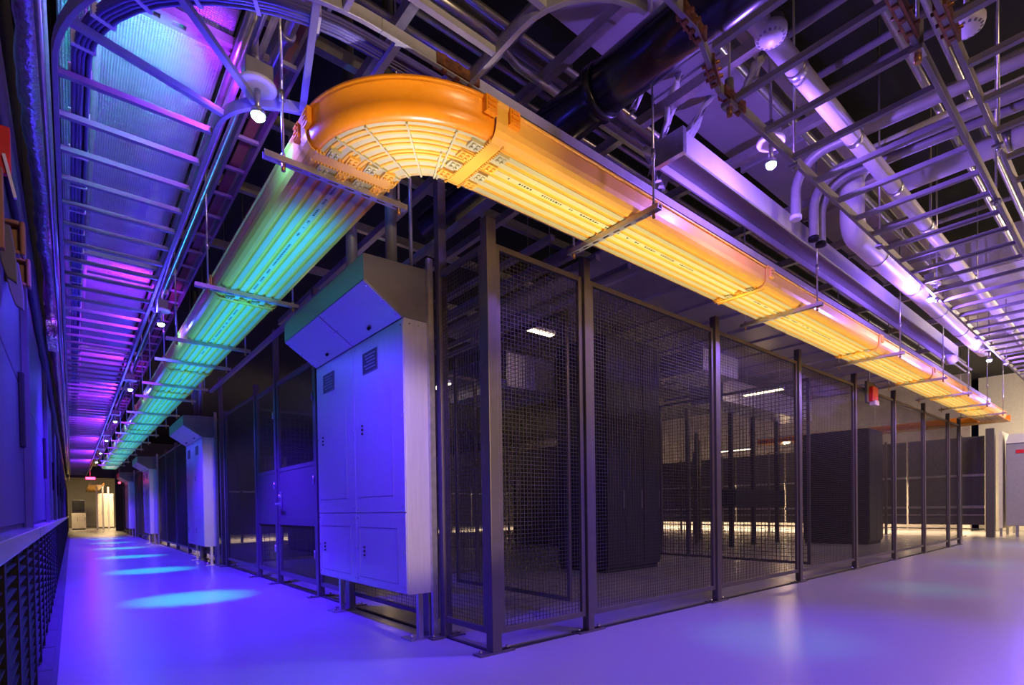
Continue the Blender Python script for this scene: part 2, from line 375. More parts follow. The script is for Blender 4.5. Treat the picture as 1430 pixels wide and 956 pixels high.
# copper splice clamps
def splice_clamp(p, q, label):
    p, q = Vector(p), Vector(q); d = (q-p); c = (p+q)/2
    t = thing('splice_clamp', label, 'clamp', tuple(c), 'copper splice clamps on the ladder racks')
    n = d.normalized(); sd = n.cross(Vector((0,0,1)))
    MB().bar(p+sd*.02,q+sd*.02,.012,.055).build('side_plate','copper',t)
    MB().bar(p-sd*.02,q-sd*.02,.012,.055).build('side_plate','copper',t)
    for f in (.2,.5,.8):
        x = p+d*f
        MB().rod(x-sd*.045,x+sd*.045,.010,6).build('bolt','copper',t)
        MB().bar(x+Vector((0,0,-.042)),x+Vector((0,0,.045)),.024,.024).build('clip','copper',t)
cl = [((-.02,-1.60,LZ),(.20,-1.575,LZ),'copper splice clamp on the angled rack rail against the black pipe'),
      ((.34,-1.53,LZ),(.50,-1.47,LZ),'copper splice clamp in the middle of the angled rack rail'),
      ((.58,-1.46,LZ),(.80,-1.46,LZ),'copper splice clamp where the wide rack begins, by the blue lamp'),
      ((.62,-2.27,LZ),(.98,-2.27,LZ),'copper splice clamp on the near rail of the wide rack, top right'),
      ((.86,-2.40,LZ),(1.16,-2.40,LZ),'copper splice clamp on the rail under the round smoke detector'),
      ((-.74,yo,LZ),(-.48,yo,LZ),'copper splice clamp on the rail right above the orange bend')]
for c in cl: splice_clamp(*c)
for x, y, nm in [(1.05,-2.27,'wide rack near rail'),(.66,-1.46,'wide rack far rail, by the blue lamp')]:
    t = thing('rod_clamp', 'rod clamp with brass nut, %s' % nm, 'clamp', (x,y,LZ))
    MB().rod((x,y,LZ-.04),(x,y,LZ+.10),.026,14).build('sleeve','cabdark',t)
    MB().box(x-.04,y-.03,LZ-.06,x+.04,y+.03,LZ-.035).build('plate','steel',t)
    MB().rod((x,y,LZ-.10),(x,y,LZ-.06),.018,6).build('nut','brass',t)
    MB().rod((x,y,LZ+.1),(x,y,5.6),.008).build('rod','rod',t)

# cable bundle riding the ladder bend
t = thing('cable_bundle', 'bundle of blue cables tied with white straps on the left ladder rack', 'cable bundle', (-2.1,5,LZ+.05))
rr = random.Random(4)
for i in range(12):
    dx = -.027+.018*(i % 4)+rr.uniform(-.003,.003); dz = .018*(i//4)
    ph = rr.uniform(0,6)
    pts = [(-2.10+dx+.004*math.sin(y*1.7+ph), y, LZ+.025+dz+.003*math.sin(y*2.1+ph)) for y in [26-.5*j for j in range(51)]]
    pts += [(CC[0]+(1.07-dx)*math.cos(a), CC[1]+(1.07-dx)*math.sin(a), LZ+.025+dz) for a in [math.radians(184+86*j/12) for j in range(13)]]
    pts += [(x, CC[1]-1.07+dx+.003*math.sin(x*3+ph), LZ+.025+dz) for x in (-.8,-.5,-.2,.2,.8,1.6,3,5,8)]
    MB().tube(pts,.0115,6).build('cable','cable',t)
for j in range(26):
    if j < 20: c = Vector((-2.10,.75+.42*j,LZ+.045)); d = Vector((0,1,0))
    else:
        a = math.radians(188+14*(j-20)); c = Vector((CC[0]+1.07*math.cos(a),CC[1]+1.07*math.sin(a),LZ+.045)); d = Vector((-math.sin(a),math.cos(a),0))
    MB().bar(c-d*.009,c+d*.009,.098,.07).build('cable_tie','tie',t)

# ------------------------------------------------------------------ fibre raceway
TZ = 3.0
# cross section: u = 0 at the outer bottom edge growing towards the inner side, z up
BW = .42
def prof_open(th):
    o = th
    p = [(-.075-o*0,.165),(-.075,.155),(-.062,.150),(-.062,.07),(-.055,.04),(-.038,.017),(-.012,.003),(.0,.0)]
    n = 6; w = BW/n
    for i in range(n):
        a = i*w
        p += [(a+w*.10,.0),(a+w*.18,.010),(a+w*.30,.010),(a+w*.40,.0),(a+w*.97,.0),(a+w*.985,.006),(a+w*1.0,.0)]
    p += [(BW+.012,.003),(BW+.038,.017),(BW+.055,.04),(BW+.062,.07),(BW+.062,.150),(BW+.075,.155),(BW+.075,.165)]
    return p
def thick(p, th):
    """close an open profile by offsetting it to the inside"""
    q = []
    for i in range(len(p)):
        a = Vector(p[max(i-1,0)]); b = Vector(p[min(i+1,len(p)-1)]); d = (b-a).normalized(); nrm = Vector((-d.y, d.x))
        q.append((p[i][0]+nrm.x*th, p[i][1]+nrm.y*th))
    return list(p)+list(reversed(q))
WALLP = [(-.062,.150),(-.062,.07),(-.055,.04),(-.038,.017),(-.012,.003)]
def section(leg, a0, a1, label):
    """leg 'y': runs along y, outer side to -x; leg 'x': runs along x, outer side to -y"""
    mid = (a0+a1)/2
    loc = (-.9,mid,TZ) if leg == 'y' else (mid,-.45,TZ)
    t = thing('raceway_section', label, 'cable raceway', loc, 'straight raceway lengths')
    P = (lambda u,z,a: (-1.12+u,a,TZ+z)) if leg == 'y' else (lambda u,z,a: (a,-.68+u,TZ+z))
    pr = thick(prof_open(0), .004); n = len(pr)
    mb = MB(); vs = [P(u,z,a0) for u,z in pr]+[P(u,z,a1) for u,z in pr]
    mb._add(vs, [(i,(i+1)%n,n+(i+1)%n,n+i) for i in range(n)])
    h = n//2
    for base in (0, n):
        for i in range(h-1): mb.f.append((base+i, base+i+1, base+n-2-i, base+n-1-i))
    mb.build('channel','yellow',t)
    # pale rib lands
    w = BW/6
    lm = MB()
    for i in range(6):
        a = i*w
        p0, p1 = P(a+w*.42,-.0045,a0+.01), P(a+w*.95,-.0005,a1-.01)
        lm.box(min(p0[0],p1[0]),min(p0[1],p1[1]),p0[2],max(p0[0],p1[0]),max(p0[1],p1[1]),p1[2])
    lm.build('base_land','raceplate',t)
    # printed line
    r = random.Random(int(a0*100)); im = MB(); a = a0+.25
    lim = min(a1-.2, a0+2.2)
    while a < lim:
        l = r.choice((.008,.012,.018))
        if r.random() < .86:
            p0, p1 = P(w*(2.58),-.0052,a), P(w*2.78,-.0046,a+l)
            im.box(min(p0[0],p1[0]),min(p0[1],p1[1]),p0[2],max(p0[0],p1[0]),max(p0[1],p1[1]),p1[2])
        else: a += .05
        a += l+.009
    im.build('lettering','ink',t)
    # lid lip
    return t
def coupling(leg, a, label, big=False):
    loc = (-.9,a,TZ) if leg == 'y' else (a,-.45,TZ)
    t = thing('raceway_coupling', label, 'raceway coupling', loc, 'raceway couplings')
    P = (lambda u,z,s: (-1.12+u,s,TZ+z)) if leg == 'y' else (lambda u,z,s: (s,-.68+u,TZ+z))
    w = .075 if big else .05
    pr = [(-.085,.172),(-.085,.160),(-.074,.150),(-.074,.068),(-.065,.034),(-.045,.006),(-.015,-.009),(0,-.012),(BW,-.012),(BW+.015,-.009),(BW+.045,.006),(BW+.065,.034),(BW+.074,.068),(BW+.074,.150),(BW+.085,.160),(BW+.085,.172)]
    pr = thick(pr,.006); n = len(pr); mb = MB()
    vs = [P(u,z,a-w/2) for u,z in pr]+[P(u,z,a+w/2) for u,z in pr]
    mb._add(vs, [(i,(i+1)%n,n+(i+1)%n,n+i) for i in range(n)])
    h = n//2
    for base in (0, n):
        for i in range(h-1): mb.f.append((base+i, base+i+1, base+n-2-i, base+n-1-i))
    cb = mb
    for s in (a-w/2-.006, a+w/2+.006):
        for i in range(27):
            u = -.02+i*.0175
            p0, p1 = P(u,-.018,s-.006), P(u+.010,-.002,s+.006)
            cb.box(min(p0[0],p1[0]),min(p0[1],p1[1]),p0[2],max(p0[0],p1[0]),max(p0[1],p1[1]),p1[2])
    cb.build('band','yellow',t)
    for i in range(4):
        u = .03+i*.105
        for sg in (-1,1):
            if not big and sg > 0: continue
            c = a+sg*(w/2+.05); L = .075 if big else .05
            b = MB(); p0, p1 = P(u,-.02,c-L/2), P(u+.062,-.001,c+L/2)
            b.box(min(p0[0],p1[0]),min(p0[1],p1[1]),p0[2],max(p0[0],p1[0]),max(p0[1],p1[1]),p1[2])
            for e in (.008,.036):
                for g in (-.25,.15):
                    q0, q1 = P(u+e,-.030,c+L*g-.007), P(u+e+.016,-.02,c+L*g+.010)
                    b.box(min(q0[0],q1[0]),min(q0[1],q1[1]),q0[2],max(q0[0],q1[0]),max(q0[1],q1[1]),q1[2])
            b.build('snap_latch','yellow' if i % 2 else 'raceplate',t,.002)
    # outer wall latch
    for sg in ((-1,1) if big else (1,)):
        c = a+sg*(w/2+.04); b = MB(); p0, p1 = P(-.088,.085,c-.035), P(-.062,.172,c+.035)
        b.box(min(p0[0],p1[0]),min(p0[1],p1[1]),p0[2],max(p0[0],p1[0]),max(p0[1],p1[1]),p1[2])
        for e in range(3):
            q0, q1 = P(-.095,.092+.026*e,c-.025), P(-.086,.106+.026*e,c+.025)
            b.box(min(q0[0],q1[0]),min(q0[1],q1[1]),q0[2],max(q0[0],q1[0]),max(q0[1],q1[1]),q1[2])
        b.build('side_latch','orange' if big else 'yellow',t,.002)
    return t
ycp = [2.62,5.9,7.6,10.2,12.8,15.4,18.0,21.0,24.0,27.0]
xcp = [2.56,5.58,8.1,10.2,12.3]
prev = .015
for i, y in enumerate(ycp):
    section('y',prev,y,'teal-lit straight raceway length over the left aisle, %s from the orange bend' % ORD[i]); prev = y
prev = -.435
for i, x in enumerate(xcp+[14.6]):
    section('x',prev,x,'yellow straight raceway length over the right fence, %s from the orange bend' % ORD[i]); prev = x
coupling('y',.03,'large buckled raceway coupling at the teal end of the orange bend',True)
coupling('x',-.42,'large buckled raceway coupling at the yellow end of the orange bend',True)
for i, y in enumerate(ycp): coupling('y',y,'raceway coupling on the left aisle leg, %s past the bend' % ORD[i])
for i, x in enumerate(xcp): coupling('x',x,'raceway coupling on the right yellow leg, %s past the bend' % ORD[i])
# bend
BC = (-.45,.0); R0 = .67; R1 = .25
t = thing('raceway_bend', 'orange ninety degree raceway bend at the corner above the enclosure', 'cable raceway', (-.8,-.3,TZ))
def arcp(r, z, n=32): return arc(BC, r, 180, 270, n, TZ+z)
mb = MB(); n = 32
pr = thick([(R0+.075,.182),(R0+.075,.168),(R0+.060,.164),(R0+.058,.065),(R0+.050,.035),(R0+.034,.012),(R0+.010,.002),(R0-.004,.0)], -.005)
def sweep_arc(mb, pr, n=32, smooth=True):
    k = len(pr); vs = []
    for i in range(n+1):
        a = math.radians(180+90*i/n)
        for r, z in pr: vs.append((BC[0]+r*math.cos(a),BC[1]+r*math.sin(a),TZ+z))
    mb._add(vs, [(i*k+j,i*k+(j+1)%k,(i+1)*k+(j+1)%k,(i+1)*k+j) for i in range(n) for j in range(k)], smooth)
sweep_arc(mb, pr); mb.build('outer_wall','orange',t)
mb = MB(); sweep_arc(mb, [(R1-.02,0),(R0,0),(R0,.006),(R1-.02,.006)],32,False); mb.build('base_plate','raceplate',t)
mb = MB(); sweep_arc(mb, [(R1-.062,.15),(R1-.056,.15),(R1-.048,.05),(R1-.03,.012),(R1-.004,.004),(R1-.004,-.002),(R1-.034,.006),(R1-.055,.046)],24); mb.build('inner_wall','yellow',t)
for j, r in enumerate((.315,.375,.43,.455,.51,.545,.60,.64)):
    mb = MB(); sweep_arc(mb, [(r-.007,-.008),(r+.007,-.008),(r+.009,.001),(r-.009,.001)],32,False); mb.build('curved_rib','yellow',t)
for a, r_ in ((196,R0),(213,R0),(232,R0),(250,.47),(254,R0)):
    c, s_ = math.cos(math.radians(a)), math.sin(math.radians(a))
    MB().bar((BC[0]+(R1-.02)*c,BC[1]+(R1-.02)*s_,TZ-.006),(BC[0]+r_*c,BC[1]+r_*s_,TZ-.006),.010,.014).build('radial_rib','raceplate',t)

# trapeze hangers
def trapeze(leg, a, label, top):
    if leg == 'y': p, q = (-1.36,a,TZ-.046), (-.52,a,TZ-.046)
    else: p, q = (a,-.93,TZ-.046), (a,-.08,TZ-.046)
    t = thing('trapeze_hanger', label, 'hanger', ((p[0]+q[0])/2,(p[1]+q[1])/2,TZ-.046), 'trapeze hangers under the raceway')
    slotted_strut(MB(), p, q, .045, .034, .10).build('strut','strut',t)
    for e in (.06, None):
        if e is None: c = Vector(q)+(Vector(p)-Vector(q)).normalized()*.05
        else: c = Vector(p)+(Vector(q)-Vector(p)).normalized()*(.10 if leg == 'y' else .05)
        MB().rod((c.x,c.y,TZ-.06),(c.x,c.y,top),.008,8).build('rod','rod',t)
        MB().rod((c.x,c.y,TZ-.085),(c.x,c.y,TZ-.047),.012,6).build('nut','brass',t)
        MB().rod((c.x,c.y,TZ-.012),(c.x,c.y,TZ+.010),.013,6).build('washer_nut','rod',t)
        MB().rod((c.x,c.y,TZ+.30),(c.x,c.y,TZ+.36),.015,6).build('rod_coupler','rod',t)
for i, a in enumerate([.16,2.36,4.22,5.28,6.9,8.05,9.9,11.5,13.4,15.2,17.2,19.2,22.3,24.4]):
    trapeze('y',a,'slotted trapeze hanger under the teal left raceway, %s from the orange bend' % ORD[i], 5.6)
for i, a in enumerate([.72,3.32,5.93,8.1,9.85,11.5,13.2]):
    trapeze('x',a,'slotted trapeze hanger under the yellow right raceway, %s from the orange bend' % ORD[i], 4.40 if a < 7 else 4.5)

# ------------------------------------------------------------------ mesh fences
PZ0, PZ1 = .13, 2.89
def wires(mb, ax, c, a0, a1, z0, z1, sa=.034, sz=.030, th=.0031):
    h = th/2
    n = max(1,int(round((a1-a0)/sa))); m = max(1,int(round((z1-z0)/sz)))
    for i in range(1,n):
        a = a0+(a1-a0)*i/n
        if ax == 'x': mb.box(a-h,c-h,z0,a+h,c+h,z1)
        else: mb.box(c-h,a-h,z0,c+h,a+h,z1)
    for i in range(1,m):
        z = z0+(z1-z0)*i/m
        if ax == 'x': mb.box(a0,c-h+th,z-h,a1,c+h+th,z+h)
        else: mb.box(c-h+th,a0,z-h,c+h+th,a1,z+h)
    return mb
def frame_mb(ax, c, a0, a1, z0, z1, w=.042, d=.032):
    mb = MB()
    def bx(a,b,zz0,zz1):
        if ax == 'x': mb.box(a,c-d/2,zz0,b,c+d/2,zz1)
        else: mb.box(c-d/2,a,zz0,c+d/2,b,zz1)
    bx(a0,a0+w,z0,z1); bx(a1-w,a1,z0,z1); bx(a0+w,a1-w,z0,z0+w); bx(a0+w,a1-w,z1-w,z1)
    return mb
def mesh_panel(ax, c, a0, a1, label, z0=PZ0, z1=PZ1, sa=.034, sz=.030, group='wire mesh fence panels', th=.0031):
    loc = ((a0+a1)/2,c,z0) if ax == 'x' else (c,(a0+a1)/2,z0)
    t = thing('mesh_fence', label, 'fence panel', loc, group)
    frame_mb(ax,c,a0,a1,z0,z1).build('frame','post',t,.003)
    wires(MB(),ax,c,a0+.04,a1-.04,z0+.04,z1-.04,sa,sz,th).build('wire_mesh','wire',t)
    return t
def fence_post(x, y, h, label, w=.075, plate='x', group='fence posts', m_='post'):
    t = thing('fence_post', label, 'fence post', (x,y,0), group)
    MB().box(x-w/2,y-w/2,.012,x+w/2,y+w/2,h-.006).build('tube',m_,t,.004)
    MB().box(x-w/2-.001,y-w/2-.001,h-.006,x+w/2+.001,y+w/2+.001,h).build('cap','post',t)
    a, b = (.15,.05) if plate == 'x' else (.05,.15)
    MB().box(x-a,y-b,0,x+a,y+b,.012).build('base_plate','post',t,.002)
    for s in (-1,1):
        px, py = (x+s*(a-.035),y) if plate == 'x' else (x,y+s*(b-.035))
        MB().rod((px,py,.012),(px,py,.035),.012,6).build('anchor_bolt','screw',t)
    return t
xs = [0.04,1.00,2.97,4.99,7.0,8.93,10.83,12.80,13.86]
names = ['corner']+ORD[0:8]
for i, x in enumerate(xs):
    lab = 'heavy corner fence post where the two mesh fences meet' if i == 0 else 'tall bronze fence post of the right fence, %s from the corner post' % ORD[i-1]
    fence_post(x,.035,3.05 if i != 2 else 3.02,lab,.08 if i == 0 else .07)
for i in range(8):
    mesh_panel('x',.035,xs[i]+.045,xs[i+1]-.045,'wire mesh panel of the right fence, %s from the corner post' % ORD[i])
for i in range(8):
    pass
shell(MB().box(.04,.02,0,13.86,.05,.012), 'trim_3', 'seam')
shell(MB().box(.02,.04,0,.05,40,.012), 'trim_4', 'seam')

# left fence
def lpost(y, h, label): fence_post(.035,y,h,label,.07,'x')
lpost(2.62,2.9,'fence post behind the near enclosure on the left fence')
lpost(3.55,3.66,'tall fence post beside the near enclosure, hinge side of the mesh gate')
lpost(5.22,3.60,'tall fence post between the mesh gate leaves')
lpost(6.34,3.03,'fence post on the far side of the narrow gate leaf')
lpost(8.62,2.95,'short fence post just before the second enclosure')
lpost(9.0,3.66,'tall fence post touching the second enclosure on the left fence')
mesh_panel('y',.035,.09,.72,'narrow mesh panel between corner post and the near enclosure')
mesh_panel('y',.035,.80,2.58,'mesh panel behind the near enclosure')
mesh_panel('y',.035,2.66,3.51,'mesh panel between the near enclosure and the gate')
def gate_leaf(y0, y1, label, handle):
    t = thing('mesh_gate', label, 'gate', (.035,(y0+y1)/2,.12), 'gate leaves in the left fence')
    frame_mb('y',.035,y0,y1,PZ0,2.85,.06,.04).build('frame','post',t,.003)
    MB().box(.022,y0+.05,.86,.048,y1-.05,1.62).build('kick_plate','post',t,.003)
    wires(MB(),'y',.035,y0+.05,y1-.05,PZ0+.05,.86).build('wire_mesh','wire',t)
    wires(MB(),'y',.035,y0+.05,y1-.05,1.62,2.81).build('wire_mesh','wire',t)
    MB().box(.015,y0+.05,.84,.055,y1-.05,.89).build('mid_rail','post',t)
    MB().box(.015,y0+.05,1.58,.055,y1-.05,1.63).build('mid_rail','post',t)
    if handle:
        yh = y1-.14
        MB().box(.0,yh-.04,1.06,.02,yh+.04,1.30).build('lock_plate','steel',t,.004)
        MB().tube([(.01,yh,1.13),(-.05,yh,1.13),(-.06,yh-.02,1.13),(-.06,yh-.20,1.13)],.013,8).build('lever_handle','steel',t)
        MB().rod((-.02,yh,1.24),(.01,yh,1.24),.022,12).build('lock_cylinder','steel',t)
    for z in (.5,1.4,2.4): MB().rod((.0,y0+.02,z-.05),(.0,y0+.02,z+.05),.014,8).build('hinge','steel',t)
gate_leaf(3.60,5.17,'wide mesh gate leaf with solid middle plate and lever handle',True)
gate_leaf(5.27,6.29,'narrow fixed mesh gate leaf with solid middle plate',False)
mesh_panel('y',.035,6.39,8.57,'mesh panel between the narrow gate leaf and the second enclosure')
yy = 9.08; idx = 0
while yy < 34:
    y1 = yy+2.0
    mesh_panel('y',.035,yy,y1-.06,'mesh panel along the left fence past the second enclosure post, %s one' % ORD[idx], sa=.05, sz=.045, th=.006)
    fence_post(.04,y1-.02,3.0,'fence post along the left fence past the second enclosure post, %s one' % ORD[idx],.07,'y')
    yy = y1+.02; idx += 1

# ------------------------------------------------------------------ wall hung enclosures on the left fence
def enclosure(label):
    y0, y1 = 0.76, 2.70; ym = 1.72
    t = thing('electrical_enclosure', label, 'enclosure', (-.12,ym,0), 'tall enclosures along the left fence')
    MB().box(-.245,y0,.36,-.004,y1,2.50).build('body','cabinet',t,.004)
    hood = MB().prism([(-.004,2.50),(-.25,2.50),(-.555,2.71),(-.555,2.90),(-.004,2.92)],'y',y0,y1)
    h = hood.build('hood','cabdark',t,.004)
    ax, az = -.25,2.50; bx_, bz = -.555,2.71
    nx, nz = -(bz-az), (bx_-ax); L = math.hypot(nx,nz); nx, nz = nx/L, nz/L   # outward normal, down and to -x
    for (a,b) in ((y0+.01,ym-.008),(ym+.008,y1-.01)):
        f = MB(); e = .006
        vs = []
        for off in (0,e):
            for (xx,zz) in ((ax-.004,az+.003),(bx_+.004,bz-.003)):
                for yv in (a,b): vs.append((xx+nx*off,yv,zz+nz*off))
        f._add(vs,[(0,1,3,2),(4,6,7,5),(0,4,5,1),(2,3,7,6),(0,2,6,4),(1,5,7,3)])
        fl = f.build('sloping_flap','cabinet',t)
        mx_, mz_, my = ax*.82+bx_*.18, az*.82+bz*.18, (a+b)/2
        MB().rod((mx_,my,mz_),(mx_+nx*.03,my,mz_+nz*.03),.013,10).build('knob','louver',fl)
        for fr in (.12,.5,.88):
            px, pz = ax+(bx_-ax)*fr, az+(bz-az)*fr
            for yv in (a+.03,b-.03): MB().rod((px,yv,pz),(px+nx*.010,yv,pz+nz*.010),.007,6).build('screw','screw',fl)
    # front doors: tall uppers and short lowers
    for (a,b) in ((y0+.006,ym-.005),(ym+.005,y1-.006)):
        for (z0,z1,nm) in ((1.005,2.49,'upper_door'),(.372,.995,'lower_door')):
            d = MB().box(-.254,a,z0,-.245,b,z1).build(nm,'cabinet',t,.002)
            i0, i1 = a+.20, b-.06
            if nm == 'upper_door':
                MB().box(-.2555,i0,z0+.13,-.2535,i0+.004,z1-.5).box(-.2555,i0,z0+.13,-.2535,i1,z0+.134).build('panel_crease','cabdark',d)
                MB().box(-.258,b-.50,2.20,-.253,b-.20,2.38).build('label_plate','plate',d)
                tx = MB(); rl = random.Random(9)
                for j in range(5):
                    yb = b-.46+.02*(j%2)
                    while yb < b-.25-.02*(j%3):
                        l = rl.uniform(.008,.022); tx.box(-.2592,yb,2.345-.028*j,-.2578,yb+l,2.354-.028*j); yb += l+.007
                tx.box(-.2592,b-.50,2.20,-.2578,b-.20,2.204).box(-.2592,b-.50,2.20,-.2578,b-.496,2.38)
                tx.build('lettering','ink_white',d)
            else:
                MB().box(-.2555,a+.14,z0+.06,-.2535,a+.144,z1-.12).box(-.2555,a+.14,z1-.124,-.2535,b-.06,z1-.12).box(-.2555,a+.14,z0+.06,-.2535,b-.06,z0+.064).box(-.2555,b-.064,z0+.06,-.2535,b-.06,z1-.12).build('panel_crease','cabdark',d)
            zl = (z0+z1)/2-.02
            for q in (-.035,0,.035): MB().rod((-.254,b-.17,zl+q),(-.266,b-.17,zl+q),.009,8).build('latch','louver',d)
            for zz in (z0+.04,(z0+z1)/2,z1-.04):
                for yv in (a+.03,b-.03): MB().rod((-.254,yv,zz),(-.259,yv,zz),.008,6).build('screw','screw',d)
    sd = MB()
    for j in range(24): sd.rod((-.02,y0-.004,.42+.09*j),(-.02,y0,.42+.09*j),.005,6)
    for j in range(3): sd.rod((-.2+.08*j,y0-.005,2.46),(-.2+.08*j,y0,2.46),.007,6)
    sd.build('side_riveting','screw',t)
    MB().box(-.05,y0-.035,.012,-.005,y0-.002,3.0).build('support_channel','steel',t)
    for yv in (y0+.02, ym+.70):
        MB().box(-.15,yv,.012,-.11,yv+.04,.37).build('leg','steel',t)
        MB().box(-.06,yv,.012,-.01,yv+.10,.37).build('leg','cabdark',t)
        MB().box(-.24,yv-.05,.0,.0,yv+.13,.012).build('foot_plate','steel',t)
        MB().rod((-.20,yv+.02,.012),(-.20,yv+.02,.04),.014,6).build('anchor_bolt','screw',t)
    return t
e0 = enclosure('large grey electrical enclosure with sloping hood, nearest the corner post')
for i,(y,lab) in enumerate([(9.22,'second electrical enclosure along the left fence, beyond the gate'),(18.85,'third electrical enclosure along the left fence, far down the aisle'),(27.6,'fourth and farthest electrical enclosure along the left fence')]):
    c = copy_tree(e0); c.location = (-.12,1.72+y-.76,0); c['label'] = lab
# risers above the near enclosure
for (x,y,r,m_,lab) in [(-.22,1.00,.045,'cabdark','thick grey riser pipe above the near enclosure, behind the trapeze hanger'),(-.12,.86,.014,'rod','thin steel riser above the near enclosure'),(-.24,1.75,.05,'cabdark','dark riser pipe above the middle of the near enclosure'),
                       (-.2,9.6,.04,'steel','silver riser pipe above the second enclosure, nearer of two'),(-.2,10.1,.05,'cabdark','grey riser pipe above the second enclosure, farther of two')]:
    tag(origin_to(MB().rod((x,y,2.905),(x,y,5.6),r,12).build('riser_pipe',m_),(x,y,2.905)), lab, 'pipe')
fence_post(.05,.70,3.72,'tall support post standing at the near end of the first enclosure',.07,'x')

# ------------------------------------------------------------------ blue lamps
LEFT_L = [(-1.37,.21+4.3*i,3.20) for i in range(7)]
RIGHT_L = [(1.62,-1.24,3.46),(5.13,-1.395,3.32),(8.8,-1.335,3.28),(14.0,-1.24,3.46)]
def blue_lamp(x, y, z, label):
    t = thing('pendant_lamp', label, 'lamp', (x,y,z-.03), 'blue pendant lamps')
    MB().lathe((x,y,z+.15),[(.02,-.012),(.090,-.008),(.098,.002),(.095,.016),(.03,.03)],28).build('canopy_disc','plasticwhite',t)
    MB().rod((x,y,z+.02),(x,y,z+.145),.016,10).build('stem','steel',t)
    MB().lathe((x,y,z),[(.018,.035),(.034,.03),(.038,.004),(.036,0)],20).build('lamp_body','steel',t)
    MB().lathe((x,y,z),[(.036,0),(.034,-.014),(.022,-.026),(.0,-.032)],20).build('lens','led',t)
    MB().rod((x,y,z+.17),(x,y,4.35 if 7.7 < x < 13.7 else 5.6),.012,8).build('hanging_conduit','rack',t)
    MB().box(x-.07,y-.05,z+.18,x+.07,y+.05,z+.27).build('junction_box','cabdark',t,.006)
for i, p in enumerate(LEFT_L):
    blue_lamp(*p, 'glowing blue lamp beside the orange bend over the left aisle' if i == 0 else 'glowing blue lamp over the left aisle, %s from the orange bend' % ORD[i])
for i, p in enumerate(RIGHT_L):
    blue_lamp(*p, 'glowing blue lamp over the right aisle by the elbow pipes' if i == 0 else 'glowing blue lamp over the right aisle, %s counting from the elbow pipes' % ORD[i])

def light(kind, name, loc, energy, color, **kw):
    l = bpy.data.lights.new(name, kind); l.energy = energy; l.color = color
    for k_, v in kw.items(): setattr(l, k_, v)
    o = bpy.data.objects.new(name, l); COL.objects.link(o); o.location = loc
    return o
VIOLET = (0.05,0.03,1.0); PALE = (0.26,0.12,1.0); BEAM = (0.06,0.008,1.0); CYAN = (0.0,0.75,0.5)
def aimed(name, loc, tgt, e, col, deg, blend=1.0):
    o = light('SPOT',name,loc,e,col,shadow_soft_size=.03,spot_size=math.radians(deg),spot_blend=blend)
    o.rotation_euler = (Vector(tgt)-Vector(loc)).to_track_quat('-Z','Y').to_euler()
def lamp_light(p, e, b, c, tgt, deg):
    light('POINT','lamp_glow',(p[0],p[1],p[2]-.055),e,VIOLET if p[0] < -1 else PALE,shadow_soft_size=.03)
    aimed('lamp_flood',(p[0],p[1],p[2]-.07),tgt,b,BEAM,deg,.6)
    if c: aimed('lamp_beam',(p[0],p[1],p[2]-.07),(p[0]+.25,p[1]+.1,0),c,CYAN,28)
for i, p in enumerate(LEFT_L): lamp_light(p, 28, (2300 if i == 1 else 1100) if i else 700, 1100 if i else 40, (p[0]+.01,p[1]+(.1 if i else 1.7),0), 112 if i else 104)
for i, p in enumerate(RIGHT_L): lamp_light(p, 105, 720 if i == 0 else 130, 130, (p[0]-(.5 if i == 0 else 0),p[1]-.3,0), 90 if i == 0 else 84)
aimed('added_duct_cyan',(-1.58,.35,3.43),(-2.02,1.35,3.86),75,(0.0,.8,.55),74)  # extra cyan spot set off the lamp, added to tint the foil duct
for p in LEFT_L: aimed('added_raceway_cyan',(p[0],p[1],p[2]-.06),(-1.05,p[1]+.3,3.08),11,(0.0,.9,.75),70)  # extra cyan spots added to tint the raceway side wall
for p in LEFT_L: aimed('added_duct_violet',(-1.45,p[1]+.15,3.43),(-1.80,p[1]+1.0,3.86),80 if p[1] < 1 else 150,(.30,.02,1.0),130)  # added violet spots apart from the lamps, tinting the duct
# added unseen fill lights, no fixtures, colouring the raceway from below
def fill_from_floor(x, y, sx, sy, e, col, spread=22):
    o = light('AREA','added_raceway_fill',(x,y,.03),e,col,shape='RECTANGLE',size=sx,size_y=sy,spread=math.radians(spread))
    o.rotation_euler = (PI,0,0)
fill_from_floor(-.93,14.2,.25,27,138,(.01,.36,1.05),13)
fill_from_floor(6.65,-.48,13.9,.22,44,(1.0,.84,.55),15)
fill_from_floor(-.72,-.36,.3,.3,2.8,(1.0,.86,1.0))

# ------------------------------------------------------------------ ceiling services
def conduit(p, q, r, label, m_='steel', group=None, n=10):
    o = MB().rod(p,q,r,n).build('conduit',m_); return tag(o,label,'conduit',group)
# air duct running above the right leg
t = thing('air_duct', 'long pale sheet-metal air duct above the yellow raceway', 'duct', (3.6,-.62,4.4))
for i in range(5):
    x0 = .1+1.45*i
    MB().box(x0,-.90,4.42,x0+1.44,-.30,4.9).build('duct_section','duct',t,.006)
    MB().box(x0+1.42,-.92,4.40,x0+1.46,-.28,4.92).build('flange','duct',t)
t = thing('air_duct', 'bright white air duct at the far right above the ladder rack', 'duct', (10,-1.3,4.4))
for i in range(4):
    x0 = 7.7+1.5*i
    MB().box(x0,-2.1,4.35,x0+1.49,-.75,4.9).build('duct_section','white',t,.006)
# black pipe
t = thing('black_pipe', 'thick glossy black pipe crossing overhead beside the white plastic sheets', 'pipe', (.50,-.5,3.77))
MB().rod((.50,1.6,3.77),(.50,-4.5,3.77),.155,28).build('pipe_body','blackpipe',t)
MB().lathe((.50,-.62,3.77),[(.157,-.04),(.170,-.04),(.170,.04),(.157,.04)],28,'y').build('collar','blackpipe',t)
